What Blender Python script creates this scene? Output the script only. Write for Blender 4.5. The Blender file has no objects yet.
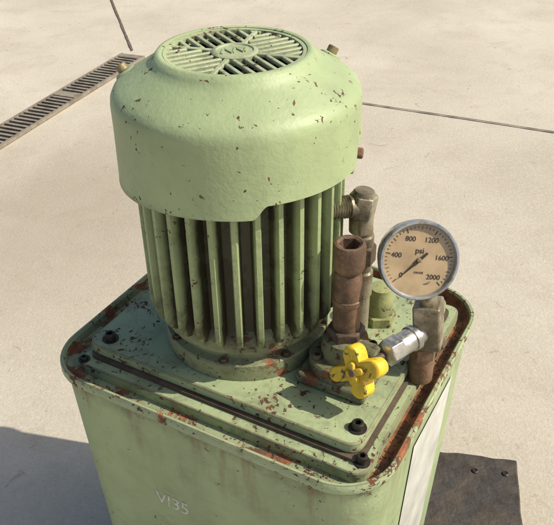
import bpy, bmesh, math, random
from mathutils import Vector, Matrix, Euler
random.seed(4)
sc=bpy.context.scene
sc.view_settings.view_transform='Standard'; sc.view_settings.look='None'
sc.view_settings.exposure=0
R=0.11; T=0.45; rad=math.radians
# ---------------- camera
D=5.84*R; V=4.81*R
cd=bpy.data.cameras.new('Camera'); cam=bpy.data.objects.new('Camera',cd)
sc.collection.objects.link(cam); sc.camera=cam
cd.sensor_width=36; cd.lens=36*760/554; cd.clip_start=.01; cd.clip_end=500
cam.matrix_world=Matrix.Translation((.033,-D,T+V))@Euler((rad(90-34),0,0)).to_matrix().to_4x4()@Matrix.Rotation(rad(-1.0),4,'Z')
# ---------------- light
el=rad(46); sd=Vector((4,-.75,0)).normalized()*math.cos(el)+Vector((0,0,math.sin(el)))
sl=bpy.data.lights.new('Sun','SUN'); sl.energy=5; sl.angle=rad(.55); sl.color=(1,.925,.78)
so=bpy.data.objects.new('Sun',sl); sc.collection.objects.link(so)
so.rotation_euler=sd.to_track_quat('Z','Y').to_euler(); so.location=(2,-1,3)
w=bpy.data.worlds.new('World'); sc.world=w; w.use_nodes=True
nt=w.node_tree; bg=nt.nodes['Background']; sky=nt.nodes.new('ShaderNodeTexSky'); sky.sky_type='NISHITA'
sky.sun_disc=False; sky.sun_elevation=el; sky.sun_rotation=math.atan2(sd.x,sd.y); sky.dust_density=3.0
nt.links.new(sky.outputs[0],bg.inputs[0]); bg.inputs[1].default_value=.12

# ---------------- material helpers
class NB:
    def __init__(s,name):
        s.m=bpy.data.materials.new(name); s.m.use_nodes=True; s.t=s.m.node_tree
        s.b=s.t.nodes['Principled BSDF']; s.tc=s.t.nodes.new('ShaderNodeTexCoord')
    def n(s,ty,ins=None,**kw):
        x=s.t.nodes.new(ty)
        for k,v in kw.items(): setattr(x,k,v)
        for k,v in (ins or {}).items():
            if isinstance(v,bpy.types.NodeSocket): s.t.links.new(v,x.inputs[k])
            else: x.inputs[k].default_value=v
        return x
    def noise(s,scale,detail=5,rough=.55,dist=0,vec=None):
        return s.n('ShaderNodeTexNoise',{'Vector':vec or s.tc.outputs['Object'],'Scale':scale,'Detail':detail,'Roughness':rough,'Distortion':dist}).outputs[0]
    def ramp(s,f,lo,hi):
        return s.n('ShaderNodeMapRange',{0:f,1:lo,2:hi}).outputs[0]
    def math(s,op,a,b=0.0):
        return s.n('ShaderNodeMath',{0:a,1:b},operation=op,use_clamp=True).outputs[0]
    def mix(s,f,a,b):
        x=s.t.nodes.new('ShaderNodeMix'); x.data_type='RGBA'
        for i,v in ((0,f),(6,a),(7,b)):
            if isinstance(v,bpy.types.NodeSocket): s.t.links.new(v,x.inputs[i])
            elif i and len(v)==3: x.inputs[i].default_value=(*v,1)
            else: x.inputs[i].default_value=v
        return x.outputs[2]
    def set(s,**kw):
        for k,v in kw.items():
            k=k.replace('_',' ')
            if isinstance(v,bpy.types.NodeSocket): s.t.links.new(v,s.b.inputs[k])
            else: s.b.inputs[k].default_value=(*v,1) if isinstance(v,tuple) and len(v)==3 else v
    def bump(s,h,dist=.001,st=1.0,prev=None):
        ins={'Height':h,'Distance':dist,'Strength':st}
        if prev is not None: ins['Normal']=prev
        return s.n('ShaderNodeBump',ins).outputs[0]

def paint(name,base,chip=.0,edge=0,grime=.3,rough=.5,wear=0.0,cs=150,zg=None,groove_shade=None,east=False,top=None,streak=False):
    """chip: more chips; wear: large rusted patches; zg: height band collecting dirt; rg: radius band where shade is painted into the motor grooves; top: height band where chips are denser; streak: rust runs below the rim"""
    b=NB(name)
    c=b.mix(b.ramp(b.noise(10,3),.3,.7),tuple(x*.84 for x in base),tuple(min(1,x*1.1) for x in base))
    gn_=b.noise(30,6,.72,.4)
    gm=b.math('MULTIPLY',b.ramp(gn_,.48,.72),grime)
    if zg or groove_shade or east or top or streak:
        sp_=b.n('ShaderNodeSeparateXYZ',{0:b.tc.outputs['Object']})
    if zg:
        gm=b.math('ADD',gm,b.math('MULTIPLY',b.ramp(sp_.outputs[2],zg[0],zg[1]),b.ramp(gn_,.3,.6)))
    if groove_shade:
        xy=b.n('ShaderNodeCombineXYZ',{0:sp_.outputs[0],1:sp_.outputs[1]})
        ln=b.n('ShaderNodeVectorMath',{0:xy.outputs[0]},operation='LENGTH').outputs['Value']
        gm=b.math('ADD',gm,b.math('MULTIPLY',b.ramp(ln,groove_shade[0],groove_shade[1]),.88))  # shade between the fins painted into the colour, deepens groove contrast
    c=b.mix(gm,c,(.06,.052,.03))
    if streak:
        mpv=b.n('ShaderNodeMapping',{0:b.tc.outputs['Object'],3:(1,1,.09)}).outputs[0]
        sn=b.ramp(b.noise(60,4,.6,0,mpv),.52,.66)
        c=b.mix(b.math('MULTIPLY',b.math('MULTIPLY',sn,b.ramp(sp_.outputs[2],.33,.44)),.55),c,(.19,.10,.05))
    n1=b.noise(cs,4,.62,.5); cl=b.noise(15,3,.6)
    f=b.math('ADD',b.math('MULTIPLY',n1,.70),b.math('MULTIPLY',cl,.30))
    if top: f=b.math('ADD',f,b.math('MULTIPLY',b.ramp(sp_.outputs[2],top[0],top[1]),.022))
    if streak: f=b.math('ADD',f,b.math('MULTIPLY',b.ramp(sp_.outputs[2],.415,.44),.05))
    th=.60-chip
    m=b.ramp(f,th,th+.012)
    if edge:
        bev=b.n('ShaderNodeBevel',{'Radius':.0028},samples=2).outputs[0]
        geo=b.n('ShaderNodeNewGeometry')
        dt=b.n('ShaderNodeVectorMath',{0:bev,1:geo.outputs['Normal']},operation='DOT_PRODUCT').outputs['Value']
        em=b.math('SUBTRACT',1.0,dt)
        em=b.math('MULTIPLY',b.ramp(em,.006,.05),b.ramp(b.noise(60,5,.7),.62-edge*.35,.70-edge*.35))
        m=b.math('MAXIMUM',m,em)
    rn=b.noise(55,5,.7)
    rc=b.mix(b.ramp(rn,.35,.68),(.045,.028,.018),(.18,.07,.035))
    if wear>0:
        wn=b.noise(17,7,.68,.6)
        if east:
            wn=b.math('ADD',wn,b.math('MULTIPLY',b.ramp(sp_.outputs[0],.08,.22),.14))
        wm=b.ramp(wn,.72-wear*.4,.75-wear*.4)
        rc=b.mix(wm,rc,b.mix(b.ramp(rn,.38,.66),(.10,.05,.028),(.33,.125,.055)))
        m=b.math('MAXIMUM',m,wm)
    c=b.mix(m,c,rc)
    h=b.math('ADD',b.math('MULTIPLY',b.math('SUBTRACT',1.0,m),.5),b.math('MULTIPLY',b.noise(210,3,.6),.6))
    b.set(Base_Color=c,Roughness=b.math('ADD',rough,b.math('MULTIPLY',m,.4)),Normal=b.bump(h,.0009,.9))
    b.set(Specular_IOR_Level=.4)
    return b.m
def metal(name,c1,c2,sc_=60,rough=.5,metallic=.6,bumpd=.0006,thr=(.4,.62),c3=None):
    b=NB(name)
    nn=b.noise(sc_,6,.7,.4); f=b.ramp(nn,*thr)
    c=b.mix(f,c1,c2)
    n2=b.noise(24,5,.65)
    c=b.mix(b.math('MULTIPLY',b.ramp(n2,.48,.62),.75 if c3 else .5),c,c3 or tuple(x*.45 for x in c2))
    b.set(Base_Color=c,Metallic=b.math('MULTIPLY',b.math('SUBTRACT',1.0,f),metallic),Roughness=b.math('ADD',rough,b.math('MULTIPLY',f,.3)),Normal=b.bump(b.noise(sc_*2.5,4,.7),bumpd,.8))
    return b.m
def flat(name,c,rough=.5,metallic=0.,ns=60,var=.25):
    b=NB(name)
    b.set(Base_Color=b.mix(b.ramp(b.noise(ns,4,.65),.35,.7),c,tuple(x*(1-var) for x in c)),Roughness=rough,Metallic=metallic)
    return b.m
M_cowl=paint('cowl_green_paint',(.345,.42,.222),chip=-.024,grime=.15,zg=(.664,.648),top=(.715,.75))
M_fin=paint('fin_green_paint',(.31,.375,.185),chip=-.032,grime=.45,zg=(.57,.49),groove_shade=(.0945,.088))
M_tank=paint('tank_green_paint',(.335,.415,.225),chip=-.040,grime=.25,zg=(.415,.445),streak=True)
M_rim=paint('rim_green_paint',(.35,.42,.24),chip=.03,edge=1.3,grime=.4,wear=.42)
M_plate=paint('plate_green_paint',(.335,.395,.22),chip=.010,edge=1.35,grime=.6,wear=.12)
M_rec=paint('recess_rusty_paint',(.28,.32,.19),chip=.03,grime=.7,wear=.53,east=True)
M_grille=paint('grille_green_paint',(.38,.42,.25),chip=.0,grime=.6,rough=.5)
M_block=paint('manifold_green_paint',(.17,.18,.10),chip=.03,grime=1,wear=.42)
M_bell=paint('bell_grimy_paint',(.22,.24,.13),chip=.02,grime=1,wear=.32)
M_adapt=paint('adapter_green_paint',(.30,.32,.14),chip=.02,grime=.8,wear=.2)
M_rust=metal('rusty_steel',(.25,.16,.10),(.16,.085,.045),90,.5,.35,.0009,(.4,.62),(.07,.045,.03))
M_rustdk=metal('dark_rusty_steel',(.14,.11,.075),(.09,.05,.03),60,.55,.3,.0008)
M_brass=metal('old_brass',(.42,.35,.20),(.16,.12,.06),60,.4,.7)
M_steel=metal('grimy_brass_steel',(.44,.40,.29),(.19,.155,.10),55,.38,.75,.0007,(.42,.6),(.10,.075,.045))
M_silver=metal('zinc_plated',(.62,.61,.57),(.26,.23,.18),60,.3,.9,.0004,(.5,.7))
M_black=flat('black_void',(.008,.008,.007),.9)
M_dark=flat('dark_oxide_steel',(.05,.043,.035),.42,.5)
M_yel=NB('yellow_plastic_paint')
_f=M_yel.ramp(M_yel.noise(85,6,.7,.3),.58,.61)
_g=M_yel.mix(M_yel.math('MULTIPLY',M_yel.ramp(M_yel.noise(50,6,.7),.45,.68),.6),(.74,.50,.025),(.34,.22,.03))
M_yel.set(Base_Color=M_yel.mix(_f,_g,(.10,.07,.03)),Roughness=.5,Normal=M_yel.bump(M_yel.noise(120),.0009,.7)); M_yel=M_yel.m

# ---------------- mesh helpers
def empty(name,loc):
    e=bpy.data.objects.new(name,None); e.location=loc; e.empty_display_size=.05
    sc.collection.objects.link(e); return e
def finish(name,bm,mat,parent=None,ang=35,bevel=0,seg=2,M=None):
    if M is not None: bm.transform(M)
    bmesh.ops.recalc_face_normals(bm,faces=bm.faces)
    for f in bm.faces: f.smooth=True
    for e in bm.edges:
        if len(e.link_faces)==2:
            if e.calc_face_angle(0)>rad(ang): e.smooth=False
    me=bpy.data.meshes.new(name); bm.to_mesh(me); bm.free()
    ob=bpy.data.objects.new(name,me); sc.collection.objects.link(ob); me.materials.append(mat)
    if parent:
        ob.parent=parent; ob.matrix_parent_inverse=Matrix.Translation(parent.location).inverted()
    if bevel:
        md=ob.modifiers.new('bevel','BEVEL'); md.width=bevel; md.segments=seg; md.limit_method='ANGLE'; md.angle_limit=rad(30)
    return ob
def frame(p,axis,up=(0,0,1)):
    z=Vector(axis).normalized(); u=Vector(up)
    if abs(z.dot(u))>.98: u=Vector((0,1,0))
    x=u.cross(z).normalized(); y=z.cross(x)
    m=Matrix((x,y,z)).transposed().to_4x4(); m.translation=Vector(p); return m
def lathe_bm(prof,seg=48,bm=None,M=None,cap0=False,cap1=False):
    bm=bm or bmesh.new(); rings=[]
    for r,z in prof:
        ring=[]
        for i in range(seg):
            a=2*math.pi*i/seg
            rr=r(a) if callable(r) else r; zz=z(a) if callable(z) else z
            v=Vector((rr*math.cos(a),rr*math.sin(a),zz))
            if M is not None: v=M@v
            ring.append(bm.verts.new(v))
        rings.append(ring)
    for A,B in zip(rings,rings[1:]):
        for i in range(seg):
            j=(i+1)%seg; bm.faces.new((A[i],A[j],B[j],B[i]))
    if cap0: bm.faces.new(rings[0][::-1])
    if cap1: bm.faces.new(rings[-1])
    return bm
def hexr(rh): return lambda a: rh*math.cos(math.pi/6)/math.cos((a%(math.pi/3))-math.pi/6)
def lathe(name,prof,mat,parent,seg=48,M=None,bevel=0,ang=35):
    return finish(name,lathe_bm(prof,seg,M=M,cap0=True,cap1=True),mat,parent,ang,bevel)
def box_bm(cx,cy,cz,sx,sy,sz,bm=None,M=None):
    bm=bm or bmesh.new()
    m=Matrix.Translation((cx,cy,cz))@Matrix.Diagonal((sx,sy,sz,1))
    if M is not None: m=M@m
    bmesh.ops.create_cube(bm,size=1,matrix=m); return bm
def socket_bolt(name,p,mat,parent,r=.0058,h=.007,axis=(0,0,1),washer=True):
    M=frame(p,axis); bm=bmesh.new()
    if washer: lathe_bm([(r*1.55,0),(r*1.55,.0012),(r*.9,.0012)],24,bm,M,cap0=True)
    lathe_bm([(r,.001),(r,h-.0008),(r*.88,h),(hexr(r*.6),h),(hexr(r*.6),h*.35)],24,bm,M,cap1=True)
    return finish(name,bm,mat,parent)
def hex_bolt(name,p,mat,parent,r=.006,h=.005,axis=(0,0,1),rot=0):
    M=frame(p,axis)@Matrix.Rotation(rot,4,'Z'); bm=bmesh.new()
    lathe_bm([(r*1.4,0),(r*1.4,.0012),(r*.9,.0012)],24,bm,M,cap0=True)
    lathe_bm([(hexr(r),.0012),(hexr(r),h),(r*.8,h+.0008)],24,bm,M,cap1=True)
    return finish(name,bm,mat,parent)
def text(name,s,size,M,mat,parent,ext=.0002,sx=1,shear=0):
    c=bpy.data.curves.new(name+'_c','FONT'); c.body=s; c.size=size; c.align_x='CENTER'; c.align_y='CENTER'; c.extrude=ext; c.shear=shear
    o=bpy.data.objects.new(name+'_t',c); sc.collection.objects.link(o)
    bpy.context.view_layer.update()
    dg=bpy.context.evaluated_depsgraph_get(); me=bpy.data.meshes.new_from_object(o.evaluated_get(dg))
    bpy.data.objects.remove(o)
    me.transform(M@Matrix.Diagonal((sx,1,1,1))); me.materials.clear(); me.materials.append(mat)
    ob=bpy.data.objects.new(name,me); sc.collection.objects.link(ob)
    ob.parent=parent; ob.matrix_parent_inverse=Matrix.Translation(parent.location).inverted()
    return ob

# ---------------- ground
b=NB('concrete')
P=b.tc.outputs['Object']
c=b.mix(b.ramp(b.noise(1.3,6,.62,.3),.35,.66),(.45,.40,.315),(.58,.525,.43))
c=b.mix(b.math('MULTIPLY',b.ramp(b.noise(6,8,.72,.5),.5,.70),.5),c,(.38,.325,.25))
c=b.mix(b.math('MULTIPLY',b.ramp(b.noise(330,2,.6),.56,.70),.5),c,(.25,.215,.165))
c=b.mix(b.math('MULTIPLY',b.ramp(b.noise(90,6,.75),.48,.72),.45),c,(.66,.61,.52))
c=b.mix(b.math('MULTIPLY',b.ramp(b.noise(22,5,.6,1.2),.64,.70),.4),c,(.24,.19,.13))
mp=b.n('ShaderNodeMapping',{0:P,1:(.72,-1.15,0),3:(1.5,1.1,1)}).outputs[0]
ln=b.n('ShaderNodeVectorMath',{0:mp},operation='LENGTH').outputs['Value']
ln=b.math('ADD',ln,b.math('MULTIPLY',b.noise(3.2,6,.65),.55))
c=b.mix(b.math('MULTIPLY',b.ramp(ln,.95,.5),.5),c,(.28,.23,.165))
b.set(Base_Color=c,Roughness=.85,Normal=b.bump(b.noise(150,6,.75),.0022,.8))
M_conc=b.m
bm=bmesh.new()
bmesh.ops.create_grid(bm,x_segments=8,y_segments=8,size=120)
ground=finish('concrete_ground',bm,M_conc)
M_joint=flat('joint_dirt',(.17,.125,.08),.95,0,40,.5)
def strip(name,pts,wd,mat,z=.004,jit=.0):
    bm=bmesh.new()
    p0,p1=Vector(pts[0]),Vector(pts[1]); d=(p1-p0); n=Vector((-d.y,d.x)).normalized(); N=max(2,int(d.length/.03))
    rows=[]; o=0
    for i in range(N+1):
        p=p0+d*i/N; wv=wd*(1+random.uniform(-jit,jit)); o=o*.9+random.uniform(-1,1)*.0004
        q=p+n*(o+wv/2); r_=p+n*(o-wv/2)
        rows.append((bm.verts.new((q.x,q.y,z)),bm.verts.new((r_.x,r_.y,z))))
    for A,B in zip(rows,rows[1:]): bm.faces.new((A[0],A[1],B[1],B[0]))
    return finish(name,bm,mat)
dj=Vector((.573,-.261)).normalized()
pj=Vector((.309,1.75))
strip('slab_joint',(tuple(pj-dj*.92),tuple(pj+dj*4)),.007,M_joint,.004,.25)
d1=Vector((-.733+.524,3.08-2.337)).normalized()
strip('slab_joint',((-.524,2.32),tuple(Vector((-.524,2.32))+d1*5)),.009,M_joint,.004,.2)
# trench drain
dd=Vector((.383,.924))
drain=empty('trench_drain_grate',(-.8,1.5,0))
DM=Matrix.Translation((-.524,2.25,0))@Matrix.Rotation(math.atan2(dd.y,dd.x),4,'Z')
M_grate=metal('cast_iron_grate',(.33,.29,.23),(.22,.18,.125),50,.6,.3)
bm=bmesh.new(); L=3.0
box_bm(-L/2,-.017,.004,L,.088,.002,bm,DM)
finish('trench',bm,M_black,drain)
bm=bmesh.new()
box_bm(-L/2,.031,.008,L,.009,.010,bm,DM); box_bm(-L/2,-.065,.008,L,.009,.010,bm,DM)
x=-.01
while x>-L:
    box_bm(x,-.017,.0085,.011,.088,.009,bm,DM); x-=.024
for k in range(8): box_bm(-.02-k*.42,-.017,.009,.03,.0875,.0096,bm,DM)
finish('grate_bars',bm,M_grate,drain)

# ---------------- skid plate
skid=empty('steel_skid_plate',(.2,0,0))
SM=Matrix.Translation((.408,.178,0))@Matrix.Rotation(rad(-11),4,'Z')
M_skid=metal('blackened_steel',(.055,.050,.045),(.035,.028,.022),40,.6,.2,.003,(.4,.62),(.085,.065,.045))
bm=bmesh.new()
outl=[(0,0)]
for i in range(1,24): outl.append((-.44*i/24,random.uniform(-.0022,.0008)))
outl+=[(-.44,0),(-.44,-.48)]+[(-.44+.44*i/24,-.48) for i in range(1,24)]+[(0,-.48)]
for i in range(1,24): outl.append((random.uniform(-.0022,.0008),-.48+.48*i/24))
lo=[bm.verts.new(SM@Vector((x,y,.002))) for x,y in outl]; hi=[bm.verts.new(SM@Vector((x,y,.04))) for x,y in outl]
for i in range(len(outl)):
    j=(i+1)%len(outl); bm.faces.new((lo[i],lo[j],hi[j],hi[i]))
bm.faces.new(hi); bm.faces.new(lo[::-1])
finish('plate',bm,M_skid,skid,bevel=.0025)
for i,(x,y) in enumerate([(-.020,-.032),(-.066,-.034)]):
    p=SM@Vector((x,y,.0402)); lathe('stud_%d'%i,[(.0048,0),(.0048,.0016),(.0036,.0022),(.0028,.0010)],M_dark,skid,24,M=Matrix.Translation(p))

# ---------------- tank
RZ=Matrix.Rotation(rad(-29.5),4,'Z')
def uv(u,v,z): return RZ@Vector((u,v,z))
def rrect(u0,u1,v0,v1,r,n=10):
    pts=[]
    for cx,cy,a0 in ((u1-r,v1-r,0),(u0+r,v1-r,90),(u0+r,v0+r,180),(u1-r,v0+r,270)):
        for i in range(n+1):
            a=rad(a0+90*i/n); pts.append((cx+r*math.cos(a),cy+r*math.sin(a)))
    return pts
U0,U1,V0,V1,CR=-.172,.209,-.143,.19,.056
def rr_loft(name,rows,mat,parent,cap0=False,cap1=False,bevel=0):
    bm=bmesh.new(); rings=[]
    for ins,z in rows:
        pts=rrect(U0+ins,U1-ins,V0+ins,V1-ins,max(.008,CR-ins))
        rings.append([bm.verts.new(uv(x,y,z)) for x,y in pts])
    n=len(rings[0])
    for A,B in zip(rings,rings[1:]):
        for i in range(n): bm.faces.new((A[i],A[(i+1)%n],B[(i+1)%n],B[i]))
    if cap0: bm.faces.new(rings[0][::-1])
    if cap1: bm.faces.new(rings[-1])
    return finish(name,bm,mat,parent,bevel=bevel)
tank=empty('hydraulic_tank',(0,0,.04))
rr_loft('tank_wall',[(.024,.041),(.006,T-.02),(.0045,T-.012)],M_tank,tank,cap0=True)
rr_loft('tank_rim',[(.006,T-.013),(.001,T-.012),(0,T-.009),(0,T-.002),(.0012,T),(.0042,T),(.0052,T-.0015),(.0058,T-.008)],M_rim,tank)
rr_loft('rim_recess',[(.0055,T-.003),(.0065,T-.012),(.011,T-.0155),(.05,T-.016)],M_rec,tank,cap1=True)
def plate(name,u0,u1,v0,v1,r,z0,z1,mat,bev):
    bm=bmesh.new(); pts=rrect(u0,u1,v0,v1,r,6)
    a=[bm.verts.new(uv(x,y,z0)) for x,y in pts]; c_=[bm.verts.new(uv(x,y,z1)) for x,y in pts]
    n=len(pts)
    for i in range(n): bm.faces.new((a[i],a[(i+1)%n],c_[(i+1)%n],c_[i]))
    bm.faces.new(c_); bm.faces.new(a[::-1])
    return finish(name,bm,mat,tank,bevel=bev)
plate('lower_cover_plate',-.142,.188,-.118,.160,.012,T-.017,T-.003,M_plate,.0012)
plate('gasket',-.134,.180,-.106,.148,.01,T-.004,T+.001,M_rustdk,0)
plate('upper_cover_plate',-.138,.176,-.102,.150,.014,T+.001,T+.013,M_plate,.0015)
ZP=T+.013
for i,(u,v) in enumerate([(-.118,-.086),(.165,-.080),(-.119,.13),(.158,.13)]):
    socket_bolt('cover_bolt_%d'%i,uv(u,v,ZP),M_dark,tank,.0056,.008)
socket_bolt('cover_bolt_4',uv(.1795,-.1015,T-.003),M_dark,tank,.0050,.009)
socket_bolt('cover_bolt_5',uv(-.1355,-.1115,T-.003),M_dark,tank,.004,.004)
# loose grit and rust flakes lying in the recess and on the plates
rg_=random.Random(9); bm=bmesh.new()
for i in range(420):
    k=rg_.random()
    if k<.35: u=rg_.uniform(.190,.200); v=rg_.uniform(-.10,.15); z=T-.0155
    elif k<.6: u=rg_.uniform(-.12,.17); v=rg_.uniform(-.133,-.121); z=T-.0155
    elif k<.7: u=rg_.uniform(-.162,-.145); v=rg_.uniform(-.1,.13); z=T-.0155
    else: u=rg_.uniform(-.13,.17); v=rg_.uniform(-.098,.14); z=ZP
    if z==ZP and math.hypot(*(uv(u,v,0).xy))<.09: continue
    s_=rg_.uniform(.0004,.0011)*(1.3 if z<T else .9)
    m=Matrix.Translation(uv(u,v,z+s_*.25))@Euler((rg_.uniform(-.4,.4),rg_.uniform(-.4,.4),rg_.uniform(0,6))).to_matrix().to_4x4()@Matrix.Diagonal((s_*rg_.uniform(1,2.2),s_,s_*.5,1))
    bmesh.ops.create_icosphere(bm,subdivisions=1,radius=1,matrix=m)
finish('grit',bm,metal('grit_flakes',(.16,.09,.05),(.07,.05,.035),200,.9,0),tank)
slope=math.atan2(.018,T-.06)
M_white=flat('worn_white_paint',(.66,.66,.58),.6,0,120,.4)
def wall_v(z): return V0+.024-(.018)*(z-.041)/(T-.02-.041)
z_=T-.148
TM=RZ@Matrix.Translation((-.024,wall_v(z_)-.0002,z_))@Matrix.Rotation(rad(90)+slope,4,'X')
text('stencil_number','VI35',.028,TM,M_white,tank,.0003,.85,.1)
bm=bmesh.new()
def wall_u(z): return U1-.024+(.018)*(z-.041)/(T-.02-.041)+.0012
vs=[bm.verts.new(uv(wall_u(z),v,z)) for v,z in ((-.02,T-.05),(.10,T-.05),(.10,.12),(-.02,.12))]
bm.faces.new(vs); finish('label',bm,flat('label_white',(.60,.61,.56),.4,0,20,.35),tank)

# ---------------- motor
mot=empty('electric_motor',(0,0,ZP))
def zb(a):
    d=math.degrees(a)%360
    def sm(x,a_,b_): t=max(0,min(1,(x-a_)/(b_-a_))); return t*t*(3-2*t)
    z=.654+.007*sm(d,185,262)
    z+= .012*sm(d,277,284)
    z+= .020*sm(d,338,340)
    if d<60: z=.692-.040*sm(d,42,44)
    return z
seg=360
prof=[(.1075,lambda a:zb(a)+.0015),(.1105,lambda a:zb(a)),(.1122,lambda a:zb(a)+.0012),(.1118,lambda a:zb(a)+.006),(.1108,.705),(.1108,.727),(.1101,.7325),(.1078,.7370),(.1025,.7415),(.095,.7460),(.086,.7515),(.0775,.7565),(.0730,.7595),(.0705,.763),(.0675,.7670),(.0645,.7678),(.0625,.767),(.0620,.757),(.059,.756)]
finish('fan_cowl',lathe_bm(prof,seg),M_cowl,mot,ang=40)
bm=lathe_bm([(.1072,lambda a:zb(a)+.0015),(.107,.72),(.06,.752)],seg); finish('cowl_inside',bm,M_rustdk,mot)
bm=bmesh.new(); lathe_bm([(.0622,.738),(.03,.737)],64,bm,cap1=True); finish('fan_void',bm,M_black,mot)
bm=bmesh.new()
for i in range(9):
    box_bm(.038,0,.744,.045,.002,.009,bm,Matrix.Rotation(2*math.pi*i/9,4,'Z'))
finish('fan_blades',bm,M_dark,mot)
bm=bmesh.new(); RG=.0622; hub=.0205
for k in range(4):
    Rk=Matrix.Rotation(rad(90*k+28),4,'Z')
    for q in range(-4,5):
        o=q*.0098
        r0=max(math.sqrt(max(0,hub**2-o*o))-.0005,abs(o)+.0032); r1=math.sqrt(RG**2-o*o)
        if r1-r0>.004: box_bm((r0+r1)/2,o,.7635,r1-r0,.0040,.0034,bm,Rk)
for k in range(4):
    Rk=Matrix.Rotation(rad(90*k+28+45),4,'Z')
    box_bm((hub+RG)/2-.0003,0,.7637,RG-hub+.0006,.0046,.0034,bm,Rk)
finish('grille_bars',bm,M_grille,mot,bevel=.0009)
finish('grille_rim',lathe_bm([(.0626,.758),(.0626,.7655),(.0615,.7664),(.0588,.7660),(.0586,.758)],96),M_grille,mot)
lathe('grille_hub',[(hub,.7595),(hub,.7656),(hub-.0015,.7666),(hub-.004,.7666),(hub-.0046,.7655)],M_grille,mot,48)
GM=Matrix.Rotation(rad(14),4,'Z'); bm=bmesh.new()
for x0,x1 in ((-.013,-.008),(-.008,-.003),(-.003,.002),(.002,.007),(.007,.012)):
    s_=1 if round((x0+.013)/.005)%2==0 else -1
    dx=x1-x0; dy=.013*s_; m=GM@Matrix.Translation(((x0+x1)/2,0,.7660))@Matrix.Rotation(math.atan2(dy,dx),4,'Z')
    box_bm(0,0,0,.0125,.0019,.0016,bm,m)
finish('emblem',bm,M_cowl,mot)
# finned housing
NF=30; rb=.0800
bm=bmesh.new(); rings=[]
zs=[(.508,.0),(.510,.55),(.514,.82),(.522,1.0),(.6,1.0),(.70,1.0)]
for z,f in zs:
    ring=[]
    for i in range(NF):
        a0=2*math.pi*(i+.35)/NF; rt=rb+(.0985-rb)*f
        for r_,hw in ((rb,.0042),(rb+(rt-rb)*.15,.0036),(rb+(rt-rb)*.88,.0031),(rt,.0021),(rt,-.0021),(rb+(rt-rb)*.88,-.0031),(rb+(rt-rb)*.15,-.0036),(rb,-.0042)):
            a=a0-hw/r_; ring.append(bm.verts.new((r_*math.cos(a),r_*math.sin(a),z)))
    rings.append(ring)
n=len(rings[0])
for A,B in zip(rings,rings[1:]):
    for i in range(n): bm.faces.new((A[i],A[(i+1)%n],B[(i+1)%n],B[i]))
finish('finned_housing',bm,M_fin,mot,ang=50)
lathe('end_bell',[(.079,.522),(.0855,.513),(.087,.505),(.086,.498),(.080,.494),(.0765,.490),(.0765,.485),(.079,.4835),(.0845,.483),(.0860,.4815),(.0860,ZP+.0005)],M_bell,mot,96)
for a in (20,65,110,155,200,245,290,335):
    p=Vector((.0812*math.cos(rad(a+10)),.0812*math.sin(rad(a+10)),.4832)); hex_bolt('flange_bolt',p,M_rustdk,mot,.0036,.0030)
for i,(a,r_,z) in enumerate([(168,.103,.741),(33,.103,.742)]):
    ca,sa=math.cos(rad(a)),math.sin(rad(a))
    ax=Vector((ca*.55,sa*.55,.83)).normalized(); p=Vector((r_*ca,r_*sa,z))-ax*.002
    bm=bmesh.new(); lathe_bm([(.0105,-.005),(.0100,.002),(.0075,.0035)],24,bm,frame(p,ax),cap1=True); finish('screw_lug_%d'%i,bm,M_cowl,mot)
    socket_bolt('cowl_screw_%d'%i,p+ax*.003,M_brass,mot,.0052,.007,ax,washer=False)
BMx=Matrix.Rotation(rad(-14),4,'Z')
finish('side_lug',box_bm(.101,0,.676,.014,.013,.03,M=BMx),M_fin,mot,bevel=.002)
hex_bolt('side_lug_bolt',BMx@Vector((.108,0,.680)),M_rust,mot,.005,.006,BMx@Vector((1,0,0)))

# ---------------- manifold
mc=Vector((.098,-.075))
man=empty('valve_manifold',(mc.x,mc.y,ZP))
MM=Matrix.Translation((mc.x,mc.y,0))@RZ
finish('base_block',box_bm(0,0,ZP+.007,.072,.072,.013,M=MM),M_block,man,bevel=.003)
lathe('round_flange',[(.035,ZP+.0137),(.035,ZP+.024),(.033,ZP+.026),(.024,ZP+.027),(.023,ZP+.04),(.0215,ZP+.047),(.0165,ZP+.05)],M_block,man,48,M=Matrix.Translation((mc.x,mc.y,0)))
for k in range(4):
    a=rad(45+90*k-29.5); socket_bolt('flange_bolt_%d'%k,(mc.x+.0287*math.cos(a),mc.y+.0287*math.sin(a),ZP+.0255),M_rustdk,man,.0048,.006,washer=False)
M0=Matrix.Translation((mc.x,mc.y,0))
sp=Vector((.128,-.107,T+.058)); m0=Vector((mc.x,mc.y,T+.045))
lathe('side_boss',[(.012,0),(.012,(sp-m0).length-.004),(.0105,(sp-m0).length)],M_block,man,24,M=frame(m0,sp-m0))
# ---------------- relief pipe with socket top
pipe=empty('relief_valve_pipe',(mc.x,mc.y,ZP+.05))
lathe('lower_nut',[(hexr(.0185),ZP+.047),(hexr(.0185),ZP+.058),(.0155,ZP+.0595)],M_rustdk,pipe,48,M=M0,bevel=.0006)
lathe('tube',[(.0132,ZP+.058),(.0134,.552),(.0145,.5525),(.0145,.557),(.0134,.558),(.0136,.580),(.0132,.583),(.0118,.586)],M_rust,pipe,48,M=M0)
lathe('socket_head',[(.0112,.585),(.0118,.5875),(.0142,.590),(.0148,.593),(.0148,.6125),(.0138,.616),(.0116,.6165),(hexr(.0100),.615),(hexr(.0096),.600)],M_rust,pipe,48,M=M0)
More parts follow.
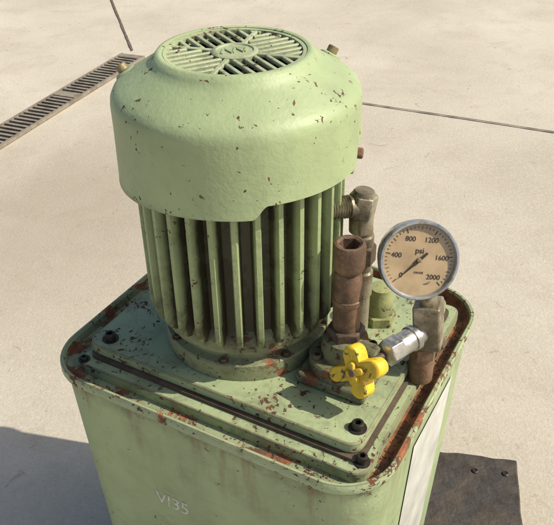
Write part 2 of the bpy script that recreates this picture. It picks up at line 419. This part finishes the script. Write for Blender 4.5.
# ---------------- elbow fitting
elb=empty('elbow_fitting',(.117,-.02,ZP))
M1=Matrix.Translation((.117,-.02,0))
lathe('riser',[(.010,ZP),(.010,.520),(.0115,.521),(.0115,.548),(.0095,.550),(.0095,.575),(.0105,.577),(.0105,.590),(.009,.592),(.009,.600)],M_steel,elb,32,M=M1)
lathe('riser_nut',[(hexr(.0135),.560),(hexr(.0135),.578),(.011,.580)],M_rustdk,elb,48,M=M1,bevel=.0006)
ex=Vector((-.93,-.30,.06)).normalized(); ec=Vector((.114,-.02,.623))
EM=frame(ec,ex)
lathe('elbow_body',[(hexr(.0130),-.012),(hexr(.0142),-.010),(hexr(.0142),.010),(hexr(.0130),.012)],M_steel,elb,48,M=frame(ec,(0.15,0,1)),bevel=.001)
lathe('elbow_neck',[(.0115,-.028),(.012,-.008),(.0115,0)],M_steel,elb,32,M=frame(ec,(0,0,1)))
lathe('top_plug',[(.0108,.0),(.0108,.013),(.0092,.0155)],M_steel,elb,32,M=frame(ec,(0.12,0,1)))
pr=[(.0105,.004),(.0112,.014)]
z=.015
while z<.040: pr+=[(.0094,z),(.0109,z+.0012)]; z+=.0026
pr+=[(.0098,.0415),(.0082,.042),(.0074,.041),(.0072,.028)]
lathe('threaded_nipple',pr,M_steel,elb,32,M=EM,ang=60)
finish('nipple_bore',lathe_bm([(.0071,.0285),(.002,.0284)],24,M=EM,cap1=True),M_black,elb)
ada=empty('port_adapter',(.143,.008,ZP)); M2=Matrix.Translation((.143,.008,0))
lathe('hex_base',[(hexr(.018),ZP),(hexr(.018),ZP+.011),(.0145,ZP+.012)],M_adapt,ada,48,M=M2,bevel=.0008)
lathe('body',[(.0135,ZP+.012),(.0135,ZP+.030),(.0122,ZP+.033),(.0115,ZP+.044),(.009,ZP+.045)],M_adapt,ada,32,M=M2)

# ---------------- needle valve
nv=empty('needle_valve',(.128,-.107,T+.058))
kc=Vector((.105,-.125,T+.060)); bl=Vector((.176,-.073,T+.064)); ad=(bl-kc).normalized()
kax=Vector((-.62,-.70,.34)).normalized()
bm=bmesh.new(); KM=frame(kc,kax)@Matrix.Rotation(rad(32),4,'Z'); N=96
def kr(a):
    r=.0105
    for q,ln in zip([rad(90*k) for k in range(4)],(.0275,.0245,.0290,.0250)):
        t=(a-q+math.pi)%(2*math.pi)-math.pi
        if abs(t)<math.pi/2:
            hw=.0080+.0008*math.cos(q); cxx=ln-hw; s_=math.sin(t)
            if abs(s_)*cxx<hw:
                r=max(r,cxx*math.cos(t)+math.sqrt(max(0,hw*hw-(cxx*s_)**2)))
            elif abs(s_)>1e-4: r=max(r,min(hw/abs(s_),ln))
    return r
outs=[]
for sc_f,z in ((.55,-.0105),(.92,-.0100),(1,-.0085),(1,.0050),(.95,.0068),(.84,.0072),(.42,.0060),(.36,.0095),(.2,.0105)):
    outs.append([bm.verts.new(KM@Vector((kr(2*math.pi*i/N)*sc_f*math.cos(2*math.pi*i/N),kr(2*math.pi*i/N)*sc_f*math.sin(2*math.pi*i/N),z))) for i in range(N)])
for A,B in zip(outs,outs[1:]):
    for i in range(N): bm.faces.new((A[i],A[(i+1)%N],B[(i+1)%N],B[i]))
bm.faces.new(outs[-1]); bm.faces.new(outs[0][::-1])
finish('yellow_knob',bm,M_yel,nv,ang=50)
lathe('knob_screw',[(.0035,.006),(.0035,.0112),(.0028,.0118)],M_rust,nv,24,M=frame(kc,kax))
CMx=frame(kc,ad); Lc=(bl-kc).length
lathe('stem',[(.0065,.004),(.0065,.014),(.0038,.015),(.0038,.036)],M_rustdk,nv,24,M=CMx)
lathe('coupling_nut',[(.006,.032),(.0105,.034),(hexr(.0135),.0355),(hexr(.0135),.050),(.0105,.0515)],M_silver,nv,48,M=CMx,bevel=.0006)
lathe('coupling_sleeve',[(.0108,.051),(.0112,.054),(.0112,.066),(.0126,.0665),(.0126,.072),(.0102,.0725),(.0102,Lc)],M_silver,nv,48,M=CMx)

# ---------------- gauge
gc=Vector((.1605,-.076,.597))
gau=empty('pressure_gauge',(bl.x,bl.y,ZP))
finish('mount_block',box_bm(0,0,0,.026,.026,.050,M=Matrix.Translation((bl.x+.001,bl.y,T+.072))@Matrix.Rotation(rad(-20),4,'Z')@Matrix.Rotation(rad(-6),4,'Y')),M_steel,gau,bevel=.0022)
lathe('lower_elbow',[(.0125,ZP-.014),(.0125,T+.03),(hexr(.0155),T+.031),(hexr(.0155),T+.044),(.012,T+.046)],M_rust,gau,48,M=Matrix.Translation((bl.x,bl.y+.005,0)))
bk=Vector((bl.x+.003,bl.y+.003,T+.034))
lathe('back_fitting',[(.011,0),(.011,.012),(hexr(.0130),.013),(hexr(.0130),.022),(.010,.023)],M_rustdk,gau,48,M=frame(bk,(.5,.75,0)))
gn=Vector((.05,-.92,.39)).normalized()
lathe('gauge_stem',[(.0085,0),(.0085,.018),(.0100,.019),(.0100,.035)],M_steel,gau,24,M=frame((bl.x,bl.y,T+.094),(gc-Vector((bl.x,bl.y,T+.094)))))
GX=frame(gc,gn)@Matrix.Rotation(rad(-7),4,'Z')
M_case=metal('gauge_case',(.60,.63,.66),(.20,.19,.17),45,.25,.9,.0004,(.46,.62))
M_dial=NB('aged_dial')
_c=M_dial.mix(M_dial.ramp(M_dial.noise(45,5,.6),.35,.7),(.47,.345,.195),(.33,.23,.125))
M_dial.set(Base_Color=_c,Roughness=.3,Coat_Weight=.6,Coat_Roughness=.06); M_dial=M_dial.m
RGg=.0362
lathe('gauge_case',[(.028,-.026),(.0335,-.023),(.0348,-.006),(.0348,-.005)],M_case,gau,64,M=GX)
finish('gauge_bezel',lathe_bm([(.0348,-.007),(RGg+.0003,-.0055),(RGg+.0003,.003),(RGg-.0008,.0048),(RGg-.0024,.0048),(RGg-.0032,.0030),(RGg-.0034,-.001)],64,M=GX),M_case,gau)
finish('dial',lathe_bm([(RGg-.0033,0),(.01,0)],64,M=GX,cap1=True),M_dial,gau)
M_ink=flat('dial_ink',(.04,.03,.025),.5)
bm=bmesh.new()
for i in range(41):
    a=rad(225-270*i/40); mj=i%8==0; md_=i%4==0
    ln=.0042 if mj else (.0032 if md_ else .0020); wd_=.0006 if mj else .00035
    box_bm(.0308-ln/2,0,.0003,ln,wd_,.0003,bm,GX@Matrix.Rotation(a,4,'Z'))
finish('dial_ticks',bm,M_ink,gau)
for i,s_ in enumerate(['0','400','800','1200','1600','2000']):
    a=rad(225-54*i); rr=.0210
    text('numeral_%s'%s_,s_,.0064,GX@Matrix.Translation((rr*math.cos(a),rr*math.sin(a),.0003)),M_ink,gau,.0001)
text('unit_text','psi',.0074,GX@Matrix.Translation((0,.0085,.0003)),M_ink,gau,.00012)
text('small_text','GAUGE',.0026,GX@Matrix.Translation((.001,-.0115,.0003)),M_ink,gau,.0001)
bm=bmesh.new(); m=GX@Matrix.Rotation(rad(226),4,'Z')
vs=[bm.verts.new(m@Vector(p)) for p in ((.026,0,.0016),(0,.0014,.0016),(-.010,.0010,.0016),(-.010,-.0010,.0016),(0,-.0014,.0016))]
bm.faces.new(vs); ex_=bmesh.ops.extrude_face_region(bm,geom=bm.faces[:]); bmesh.ops.translate(bm,verts=[v for v in ex_['geom'] if isinstance(v,bmesh.types.BMVert)],vec=gn*.0005)
finish('needle',bm,M_ink,gau)
lathe('needle_hub',[(.0022,.0002),(.0022,.0026),(.0016,.003)],M_brass,gau,24,M=GX)
